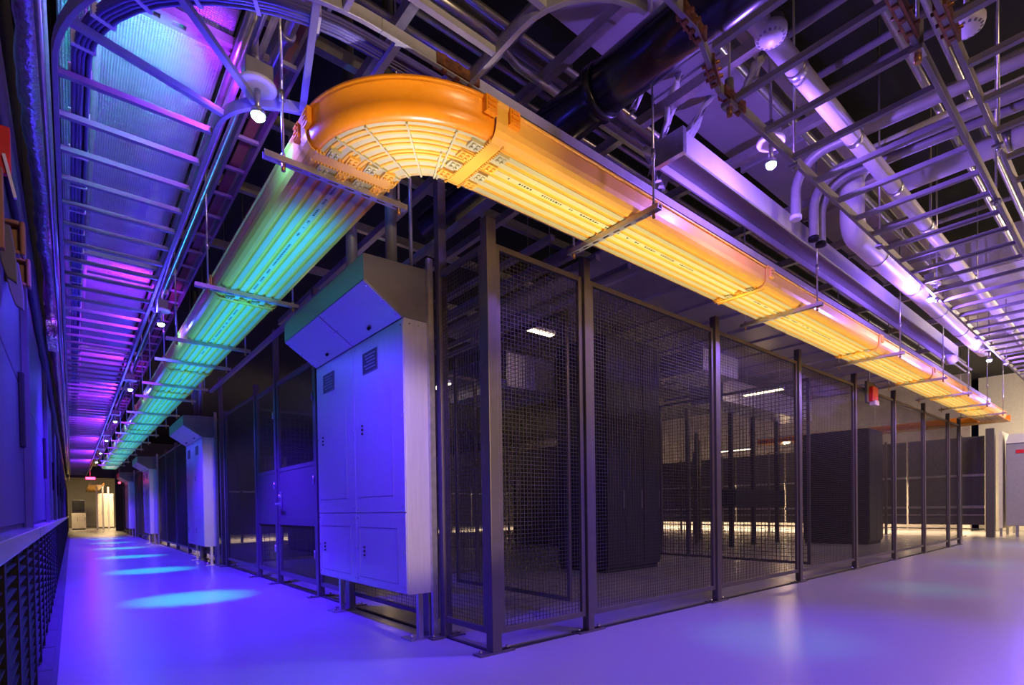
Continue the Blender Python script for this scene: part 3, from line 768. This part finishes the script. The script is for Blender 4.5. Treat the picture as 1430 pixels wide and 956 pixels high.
# busway
t = thing('busway', 'flat metal busway running beside the long air duct', 'busway', (5,-.74,3.6))
MB().prism([(-.86,3.52),(-.845,3.52),(-.845,3.66),(-.635,3.66),(-.635,3.52),(-.62,3.52),(-.62,3.675),(-.86,3.675)],'x',1.1,9.2).build('housing','duct',t)
MB().box(1.1,-.844,3.58,9.2,-.636,3.65).build('busbar_insert','cabdark',t)
MB().box(1.08,-.87,3.51,1.12,-.61,3.69).build('end_cap','steel',t)
MB().rod((9.2,-.74,3.58),(9.34,-.74,3.50),.06,16,.10).build('end_horn','plasticwhite',t)
# white insulated pipes
def bendpts(a, b, c, r, n=8):
    """a->b->c with a rounded corner at b"""
    a, b, c = Vector(a), Vector(b), Vector(c); u = (a-b).normalized(); v = (c-b).normalized(); o = b+(u+v)*r
    return [b+u*r+(v*r)*0 if i == 0 else o+(-v*math.cos(PI/2*i/n)-u*math.sin(PI/2*i/n))*r for i in range(n+1)]
t = thing('insulated_pipe', 'fat white insulated pipe with an elbow dropping under the ladder rack', 'pipe', (3.4,-1.15,3.6))
pts = [(3.4,-4.5,4.2)]+bendpts((3.4,-4.5,4.2),(3.4,-1.17,4.2),(3.4,-1.17,3.6),.16)+bendpts((3.4,-1.17,4.2),(3.4,-1.17,3.58),(9.4,-1.17,3.58),.16)+[(9.4,-1.17,3.58)]
MB().tube(pts,.105,20).build('jacket','white',t)
for x in (4.1,5.3,6.5,7.7,8.9): MB().lathe((x,-1.17,3.58),[(.106,-.02),(.110,-.02),(.110,.02),(.106,.02)],20,'x').build('band','steel',t)
t = thing('insulated_pipe', 'straight white pipe with metal bands lying along the ladder rack', 'pipe', (4,-1.55,3.85))
MB().rod((-.5,-1.52,3.85),(13,-1.52,3.85),.062,18).build('jacket','white',t)
for i in range(12): MB().lathe((.4+1.0*i,-1.52,3.85),[(.063,-.03),(.068,-.03),(.068,.03),(.063,.03)],18,'x').build('band','steel',t)
t = thing('insulated_pipe', 'second fat white pipe crossing near the right edge of the ceiling', 'pipe', (4.3,-3,4.2))
MB().rod((4.15,-5,4.25),(4.15,-1.3,4.25),.10,20).build('jacket','white',t)
MB().lathe((4.15,-2.2,4.25),[(.101,-.03),(.106,-.03),(.106,.03),(.101,.03)],20,'y').build('band','steel',t)
# elbow conduits
for i,(x,ye,ze,lab) in enumerate([(2.62,-.98,3.52,'open-ended'),(3.0,-.98,3.46,'middle'),(3.16,-.98,3.46,'right')]):
    pts = [(x,ye,ze)]+bendpts((x,ye,ze),(x,ye,4.02),(x+.1,-2.8,4.02),.28,8)+[(x+.12,-2.8,4.02)]
    mb = MB().tube(pts,.042,14,False)
    t = thing('conduit_elbow', 'grey conduit elbow dropping from above, %s one of the three' % lab, 'conduit', (x,ye,ze), 'conduit elbows by the blue lamp')
    mb.build('elbow','rack',t)
    MB().lathe((x,ye,ze),[(.030,-.004),(.050,-.004),(.050,.025),(.042,.03)],16).build('bushing','tie' if i == 0 else 'louver',t)
# smoke detectors
for (x,y,z,lab) in [(.98,-1.55,3.80,'round white smoke detector beside the pale pipe and black pipe'),(1.80,-2.33,3.80,'round white smoke detector at the top right over the ladder rails')]:
    t = thing('smoke_detector', lab, 'smoke detector', (x,y,z))
    MB().lathe((x,y,z),[(.0,-.03),(.05,-.03),(.06,-.022),(.085,-.012),(.092,.01),(.092,.035),(.07,.04)],28).build('housing','plasticwhite',t)
    mb = MB()
    for j in range(16):
        a = 2*PI*j/16; mb.bar((x+.066*math.cos(a),y+.066*math.sin(a),z-.019),(x+.080*math.cos(a),y+.080*math.sin(a),z-.013),.014,.004)
    mb.build('vent_slots','cabdark',t)
    MB().rod((x,y,z+.03),(x,y,5.6),.014,8).build('stem','rack',t)
    MB().lathe((x,y,z+.04),[(.075,0),(.075,.05),(.02,.06)],20).build('base','cabdark',t)
# plastic sheet strips
def film(pts, w0, w1, tw, label, seed):
    r = random.Random(seed); vs = []; fs = []; n = len(pts); m = 8
    for i, p in enumerate(pts):
        f = i/(n-1); w = w0+(w1-w0)*f; a = tw*f
        for j in range(m+1):
            q = (j/m-.5)*w
            vs.append((p[0]+q*math.cos(a)+r.uniform(-.012,.012), p[1]+q*math.sin(a)+r.uniform(-.012,.012)+.03*math.sin(j*1.9+f*5), p[2]+r.uniform(-.012,.012)))
    for i in range(n-1):
        for j in range(m): fs.append((i*(m+1)+j,i*(m+1)+j+1,(i+1)*(m+1)+j+1,(i+1)*(m+1)+j))
    o = MB()._add(vs,fs,True).build('plastic_sheet','sheet')
    sd = o.modifiers.new('thickness','SOLIDIFY'); sd.thickness = .004
    tag(o,label,'plastic sheet','white plastic strips by the black pipe')
def lerp(a,b,n): return [tuple(a[k_]+(b[k_]-a[k_])*i/(n-1) for k_ in range(3)) for i in range(n)]
film(lerp((1.86,-.62,4.42),(1.34,-.48,3.55),10),.03,.20,.5,'wide twisted white plastic strip hanging from the air duct',1)
film(lerp((1.45,-.60,4.40),(1.22,-.50,3.62),10),.06,.10,1.0,'narrow white plastic strip left of the wide twisted one',2)
film(lerp((1.22,-.46,3.80),(1.30,-.50,3.52),8),.12,.2,.3,'crumpled white plastic bunch above the yellow raceway',3)
film(lerp((.98,-.95,4.42),(.86,-.60,3.85),8),.02,.07,.6,'thin white plastic strip passing over the black pipe',4)
film(lerp((1.75,-1.15,4.42),(1.55,-1.0,3.95),8),.09,.03,.3,'short white plastic strip right of the black pipe',5)
# conduit runs along x
runs = [(.05,4.30,.028),(.18,4.32,.022),(.30,4.28,.026),(.42,4.34,.020),(.56,4.28,.026),(.72,4.34,.022),(-.16,4.28,.026)]
for i,(y,z,r) in enumerate(runs):
    conduit((-1.1,y,z),(13.5,y,z),r,'steel conduit in the rack of parallel runs behind the orange bend, %s from the front' % ORD[[6,0,1,2,3,4,5].index(i)+0 if False else (0 if i==6 else i+1)],'steel','conduits behind the orange bend')
for i,(y,z,r) in enumerate([(-.36,4.0,.026),(-.26,3.98,.02),(-.98,4.35,.03),(-1.3,4.35,.024),(-1.85,4.36,.03),(-2.05,4.36,.024),(-2.6,4.38,.03),(-2.95,4.38,.035)]):
    conduit((.9 if i < 2 else -1,y,z),(13 if i < 2 or i > 5 else 7.6,y,z),r,'steel conduit running along the right aisle ceiling, %s from the raceway' % ORD[i],'steel','conduits over the right aisle')
tag(MB().tube([(-1.1,-.20,4.1),(-.14,-.20,4.1),(-.02,-.18,4.1),(.21,-.11,4.1),(4,-.11,4.1)],.026,12).build('conduit','steel'),'bright silver conduit bending down behind the rail above the bend','conduit')
for i,(x,z) in enumerate([(1.55,4.7),(2.15,4.75),(2.7,4.7),(3.0,4.75),(3.7,4.7),(5.0,4.7),(6.4,4.7),(7.8,4.7)]):
    conduit((x,-5,z),(x,-1.0,z),.03,'steel conduit crossing above the right ladder rack, %s from the black pipe' % ORD[i],'rack','conduits crossing above the right rack')
# ceiling struts
for i, y in enumerate([-1.0,.22,1.2,2.3,3.6,5.2]):
    tag(MB().box(-1.15,y-.035,4.55,7.6 if i == 0 else 13.5,y+.035,4.65).build('ceiling_strut','strut'),'long grey ceiling strut parallel to the yellow raceway, %s from the aisle' % ORD[i],'strut','ceiling struts along the right side')
for i, x in enumerate([-1.0,-.55,.05,.45,1.35,2.4,3.6,4.8,6.0,7.4,9.0,11]):
    tag(MB().box(x-.03,-1.4,4.10,x+.03,6.5,4.18).build('ceiling_strut','strut'),'ceiling strut parallel to the left aisle, %s from the foil duct' % ORD[i],'strut','ceiling struts along the left side')
# deck panels above the cage
for i in range(14):
    x0 = 2.6+.8*i
    tag(MB().prism([(x0,4.06),(x0+.74,4.06),(x0+.76,4.03),(x0+.79,4.03),(x0+.79,4.09),(x0,4.09)],'y',.25,5.2).build('deck_sheet','deck'),'brownish sheet-metal deck panel above the cage, %s from the corner' % ORD[i],'deck panel','deck panels above the cage')
# pendant rods carrying the right racks
for i,(x,y) in enumerate([(1.5,-1.46),(3.2,-1.46),(5.1,-1.46),(7.2,-1.46),(9.4,-1.46),(3.1,-2.27),(5.4,-2.27),(2.3,-2.40),(3.9,-2.40)]):
    t = thing('rack_hanger_rod', 'thin pendant rod carrying the right ladder racks, %s listed from the copper clamps' % ORD[i], 'hanger rod', (x,y,3.3), 'pendant rods of the right racks')
    MB().rod((x,y,LZ-.06),(x,y,4.35 if 7.7 < x and y > -2.1 else 5.6),.008,8).build('rod','rod',t)
    MB().box(x-.03,y-.03,LZ-.05,x+.03,y+.03,LZ-.032).build('plate','steel',t)
    MB().rod((x,y,LZ-.07),(x,y,LZ-.05),.014,6).build('nut','rod',t)
# lighting conduit in dark frame behind bend
for i,(p,q) in enumerate([((-.95,1.0,3.35),(-.95,3.6,3.35)),((-.4,.4,3.5),(-.4,4.8,3.5)),((-.16,2.6,3.32),(-.16,8.8,3.32)),((.35,.3,3.45),(.35,5,3.45)),((.9,.3,3.3),(.9,5.5,3.3)),((1.25,.3,3.3),(1.25,5.5,3.3)),((1.45,.3,3.3),(1.45,5.5,3.3)),((1.9,.3,3.35),(1.9,5.5,3.35))]):
    tag(MB().bar(p,q,.05,.05).build('strut_rail','strut'),'horizontal strut rail over the cage top, %s from the left aisle' % ORD[i],'strut','strut rails over the cage')

# red fire strobe on the right fence
t = thing('fire_strobe', 'red fire alarm strobe hanging beside the right fence under the raceway', 'alarm', (7.55,-.06,2.62))
MB().box(7.44,-.10,2.66,7.68,-.02,2.90).build('housing','red',t,.01)
MB().box(7.47,-.125,2.60,7.65,-.03,2.68).build('lens','lens',t,.01)
MB().box(7.36,-.04,2.64,7.74,.0,2.98).build('back_box','cabdark',t,.004)
MB().rod((7.5,-.02,2.98),(7.5,-.02,4.0),.016,8).build('conduit','steel',t)

# ------------------------------------------------------------------ inside the cage
def server_cabinet(x0, x1, y0, y1, h, label, doors=2, m_='server'):
    t = thing('server_cabinet', label, 'cabinet', ((x0+x1)/2,(y0+y1)/2,0), 'black cabinets inside the cage')
    MB().box(x0,y0,.08,x1,y1,h).build('body',m_,t,.006)
    MB().box(x0+.03,y0+.03,0,x1-.03,y1-.03,.08).build('plinth','black',t)
    w = (x1-x0)/doors; hz = min(1.0,h*.5)
    for i in range(doors):
        d = MB().box(x0+i*w+.01,y0-.02,.12,x0+(i+1)*w-.01,y0-.002,h-.04).build('door',m_,t,.004)
        MB().box(x0+(i+1)*w-.07,y0-.035,hz,x0+(i+1)*w-.05,y0-.02,hz+.3).build('handle','cabdark',d)
    return t
server_cabinet(3.95,5.30,2.5,3.6,3.7,'tall black cabinet right behind the second mesh panel',3)
server_cabinet(12.6,13.6,1.6,3.2,2.9,'tall black cabinet far inside the cage near its far corner',2)
server_cabinet(7.6,8.0,6.2,9.5,2.7,'black cabinet deep in the middle of the cage',1)
server_cabinet(2.2,2.6,9.5,12.5,2.6,'black cabinet deep in the left of the cage',1)
t = thing('cable_shelf', 'long black shelf on posts crossing the middle of the cage', 'shelf', (11,4,0))
MB().box(9.8,3.6,.98,12.4,4.0,1.42).build('shelf_box','server',t)
for x in (9.9,11.0,12.3): MB().box(x,3.75,0,x+.09,3.84,3.3).build('leg','server',t)
for i,(x,y) in enumerate([(7.2,3.2),(9.0,5.2),(10.6,5.2),(12.0,6.0),(3.0,6.5),(6.2,7.5),(14.2,4.0),(14.8,8.0)]):
    fence_post(x,y,3.0,'dark inner post standing inside the cage, %s of the inner posts' % ORD[i],.08,'x','posts inside the cage')
mesh_panel('y',6.0,.3,3.0,'inner wire mesh partition behind the third right panel',sa=.06,sz=.06,group='mesh partitions inside the cage',th=.007)
mesh_panel('y',1.35,.6,2.6,'inner wire mesh partition close behind the corner post',sa=.04,sz=.04,group='mesh partitions inside the cage')
mesh_panel('x',3.4,.3,2.2,'inner wire mesh partition behind the near enclosure',sa=.05,sz=.05,group='mesh partitions inside the cage')
mesh_panel('x',7.6,.3,6.0,'long inner wire mesh partition deep in the cage',sa=.08,sz=.08,group='mesh partitions inside the cage',th=.008)
for i,(x0,y0,z0,x1,y1,z1,lab) in enumerate([(3.0,3.7,2.95,4.3,5.4,3.5,'pale duct box above the cage floor seen through the first mesh panel'),(5.4,1.7,3.2,6.5,2.5,3.55,'pale duct box high behind the second mesh panel'),(8.4,3.1,3.3,13,3.9,3.8,'long pale duct deep above the right part of the cage')]):
    t = thing('cage_duct', lab, 'duct', ((x0+x1)/2,(y0+y1)/2,z0))
    MB().box(x0,y0,z0,x1,y1,z1).build('duct_box','duct',t,.01)
    MB().box(x0-.02,y0-.02,z0+.1,x0,y1+.02,z1+.02).build('flange','steel',t)
def batten(x, y, z, L, ax, label):
    t = thing('batten_lamp', label, 'lamp', (x,y,z), 'warm batten lamps in the cage')
    if ax == 'x':
        MB().box(x-L/2,y-.06,z,x+L/2,y+.06,z+.05).build('tray','steel',t); MB().box(x-L/2+.02,y-.045,z-.018,x+L/2-.02,y+.045,z).build('diffuser','tubewarm',t)
    else:
        MB().box(x-.06,y-L/2,z,x+.06,y+L/2,z+.05).build('tray','steel',t); MB().box(x-.045,y-L/2+.02,z-.018,x+.045,y+L/2-.02,z).build('diffuser','tubewarm',t)
    for s in (-.4,.4):
        px, py = (x+s*L,y) if ax == 'x' else (x,y+s*L)
        MB().rod((px,py,z+.05),(px,py,5.6),.006,6).build('rod','rod',t)
batten(2.8,2.66,3.5,.5,'x','small warm batten lamp seen through the first mesh panel')
batten(9.0,2.5,3.45,.9,'y','warm batten lamp seen through the third mesh panel')
batten(3.2,9.0,3.0,1.2,'x','warm batten lamp deep inside the left part of the cage')
batten(5.0,12.5,2.9,1.6,'x','warm batten lamp far behind the near enclosure')
batten(15.6,3.0,3.0,1.6,'y','warm batten lamp past the far end of the cage, nearer one')
batten(15.6,7.0,3.0,1.6,'y','warm batten lamp past the far end of the cage, farther one')
batten(2.5,5.2,3.1,1.2,'y','warm batten lamp behind the mesh gate')
batten(2.3,8.4,3.0,1.2,'y','warm batten lamp behind the panel past the gate')

# ------------------------------------------------------------------ far cross fence with glowing gap
for i in range(9):
    y0 = .25+2.0*i
    t = thing('solid_screen', 'solid dark screen panel of the far cross fence, %s from the aisle' % ORD[i], 'fence panel', (18.2,y0+1,.3), 'screen panels of the far cross fence')
    MB().box(18.18,y0,.34,18.22,y0+1.95,3.0).build('screen','post',t)
    MB().box(18.14,y0,1.80,18.18,y0+1.95,1.87).build('cross_rail','strut',t)
    MB().box(18.14,y0,.84,18.18,y0+1.95,.92).box(18.14,y0,.62,18.18,y0+1.95,.66).build('cross_rail','strut',t)
    MB().box(18.17,y0,.20,18.2,y0+1.95,.235).build('toe_rail','post',t)
    fence_post(18.06,y0+.55,3.05,'slim grey post against the far cross fence, %s from the aisle' % ORD[i],.07,'y','posts of the far cross fence')
fence_post(17.8,.05,3.15,'thick dark corner column at the end of the far cross fence',.2,'x')
t = thing('wall_cabinet', 'blue-grey cabinet on legs with red sticker at the far right', 'cabinet', (18.6,-.9,0))
MB().box(18.3,-1.6,.32,19.0,-.22,2.72).build('body','grey',t,.02)
MB().prism([(-1.6,2.72),(-.22,2.72),(-.30,2.98),(-1.6,2.98)],'x',18.25,19.0).build('hood','white',t)
MB().box(18.28,-.62,2.42,18.30,-.45,2.52).build('sticker','red',t)
for y in (-.5,-1.4): MB().box(18.35,y,0,18.42,y+.07,.32).build('leg','steel',t)
t = thing('pale_partition', 'pale partition panel between the dark column and the blue-grey cabinet', 'partition panel', (18.9,0,0))
MB().box(18.3,-.14,.25,20.8,-.06,3.1).build('panel','cream',t)
for x in (18.35,19.4,20.6): MB().box(x,-.13,0,x+.08,-.07,.25).build('leg','steel',t)
shell(MB().box(23,-8,0,23.2,1.2,5.6),'wall_east','cream')
light('POINT','far_room_lamp',(21.0,-1.2,2.9),170,(1,.80,.55),shadow_soft_size=.2)
for i in range(8):
    x0 = 1.2+2.05*i
    t = thing('solid_screen', 'dark back screen of the cage above a lit gap, %s from left' % ORD[i], 'fence panel', (x0+1,17.5,.25), 'screens at the back of the cage')
    MB().box(x0,17.48,.28,x0+1.98,17.52,3.0).build('screen','post',t)
    MB().box(x0,17.44,1.7,x0+1.98,17.48,1.76).build('cross_rail','strut',t)
    MB().box(x0+.9,17.43,0,x0+.97,17.48,3.0).build('upright','post',t)
light('AREA','back_strip_lamp',(9,19,1.9),1100,(1,.72,.40),shape='RECTANGLE',size=16,size_y=.6)
# second raceway turning off at the far right end
t = thing('raceway_tee', 'far orange raceway branch crossing at the end of the right leg', 'cable raceway', (15,.2,TZ))
MB().box(14.62,-.74,TZ-.0,15.2,.9,TZ+.012).build('base_plate','yellow',t)
MB().box(14.62,-.2,TZ,14.64,5.5,TZ+.16).box(15.2,-.74,TZ,15.22,5.5,TZ+.16).build('side_wall','orange',t)
MB().box(14.64,.9,TZ,15.2,5.5,TZ+.01).build('branch_base','yellow',t)

# ------------------------------------------------------------------ bright room at the end of the left aisle
shell(MB().box(-2.6,40.5,3.3,1.0,40.6,5.6), 'trim_5', 'darkwall')
shell(MB().box(-.12,40.0,0,6,40.2,5.6), 'wall_end', 'darkwall')
for i, x in enumerate((-.9,-.55,-.2)):
    fence_post(x,44+1.2*i,3.0,'pale post in the bright room at the aisle end, %s from left' % ORD[i],.10,'x','posts in the bright end room','white')
server_cabinet(-2.2,-1.45,46,47,1.15,'low pale cabinet in the bright end room',2,'cream')
t = thing('equipment_box', 'black box standing on the low pale cabinet in the bright end room', 'equipment', (-1.8,46.4,1.15))
MB().box(-2.15,46.15,1.151,-1.5,46.8,2.05).build('case','server',t,.02)
MB().box(-2.05,46.12,1.35,-1.6,46.15,1.95).build('front_panel','black',t)
server_cabinet(-.75,.2,49,50,2.6,'pale tall cabinets in the bright end room',3,'cream')
t = thing('end_raceway', 'yellow raceway running on into the bright end room', 'cable raceway', (-1.0,47,3.0))
MB().box(-1.25,41,2.9,-.6,56,2.93).build('base_plate','yellow',t)
MB().box(-1.27,41,2.9,-1.25,56,3.06).box(-.6,41,2.9,-.58,56,3.06).build('side_wall','yellow',t)
t = thing('red_beacon', 'glowing red lamp hanging at the far end of the left aisle', 'lamp', (-1.5,30,2.7))
MB().box(-1.68,30,2.66,-1.30,30.06,2.80).build('housing','cabdark',t)
MB().box(-1.66,29.98,2.68,-1.32,30.0,2.78).build('lens','ledred',t)
MB().rod((-1.5,30.03,2.8),(-1.5,30.03,3.86),.012,8).build('stem','rod',t)
t = thing('red_beacon', 'small glowing red lamp beside the farthest enclosure', 'lamp', (-.4,30.5,2.5))
MB().box(-.46,30.5,2.5,-.34,30.55,2.64).build('housing','cabdark',t)
MB().lathe((-.40,30.49,2.57),[(.05,-.01),(.05,0)],14,'y').build('lens','ledred',t)
MB().rod((-.40,30.53,2.64),(-.40,30.53,5.6),.012,8).build('stem','rod',t)

# ------------------------------------------------------------------ lights of the hall, plus added warm spots
WARM = (1.0,.66,.36)
def area(name, loc, tgt, size, e, col, sy=None):
    o = light('AREA',name,loc,e,col,size=size)
    if sy: o.data.shape = 'RECTANGLE'; o.data.size_y = sy
    o.rotation_euler = (Vector(tgt)-Vector(loc)).to_track_quat('-Z','Y').to_euler(); return o
area('hall_lamp',(-.5,-6.6,3.6),(.3,0,1.5),.8,95,WARM)
aimed('added_warm_spot',(-.50,-6.4,1.9),(-.12,.76,1.3),1050,(1,.72,.42),15,.6)  # unseen narrow spot added to warm the enclosure's side
aimed('added_warm_spot',(-1.0,-6.6,1.4),(-.75,-.3,3.25),750,(1,.74,.44),17,.8)  # second unseen spot, added to brighten the orange bend
area('hall_lamp_right',(8,-5.5,4.8),(8,-1,2.8),1.2,220,(1,.70,.45))
area('hall_lamp_far',(14.5,-4.0,5.2),(14.5,-1,2.5),1.2,330,(1,.80,.62))
light('AREA','glow_strip_lamp',(20.0,10,1.9),2600,(1,.72,.40),shape='RECTANGLE',size=.6,size_y=18)
light('AREA','end_room_lamp',(-.6,46,5.2),1500,(1,.70,.36),shape='RECTANGLE',size=2.0,size_y=6)
light('POINT','red_glow',(-1.5,29.8,2.7),9,(1,.02,.06),shadow_soft_size=.05)
for (x,y,z,e) in ((2.8,2.66,3.4,2),(9.0,2.5,3.35,6),(5.0,12.5,2.8,14),(15.6,5.0,2.9,60),(2.4,7,2.9,5)):
    light('POINT','cage_glow',(x,y,z),e,WARM,shadow_soft_size=.1)
w = bpy.data.worlds.new('hall_ambient'); SC.world = w; w.use_nodes = True
w.node_tree.nodes['Background'].inputs['Color'].default_value = (.30,.22,.62,1); w.node_tree.nodes['Background'].inputs['Strength'].default_value = .005

# ------------------------------------------------------------------ camera
W_, H_ = 1430, 956
yaw, pitch, roll = math.radians(48.42673891), math.radians(-.78099012), math.radians(-.80703288)
f_, cx, cy = 748.62123657, 764.33323144, 719.80142276
fw = Vector((math.cos(yaw)*math.cos(pitch), math.sin(yaw)*math.cos(pitch), math.sin(pitch)))
rt = Vector((math.sin(yaw),-math.cos(yaw),0)); up = rt.cross(fw)
r2 = rt*math.cos(roll)+up*math.sin(roll); u2 = -rt*math.sin(roll)+up*math.cos(roll)
cam = bpy.data.cameras.new('camera'); co = bpy.data.objects.new('camera', cam); COL.objects.link(co)
co.matrix_world = Matrix(((r2.x,u2.x,-fw.x,-2.18001434),(r2.y,u2.y,-fw.y,-3.05296933),(r2.z,u2.z,-fw.z,1.01646924),(0,0,0,1)))
cam.sensor_fit = 'HORIZONTAL'; cam.sensor_width = 36; cam.lens = 36*f_/W_
cam.shift_x = -(cx-W_/2)/W_; cam.shift_y = (cy-H_/2)/W_; cam.clip_start = .02; cam.clip_end = 200
SC.camera = co
SC.view_settings.view_transform = 'Standard'; SC.view_settings.look = 'None'
SC.view_settings.exposure = 0.0; SC.view_settings.gamma = 1.0; SC.view_settings.use_curve_mapping = False
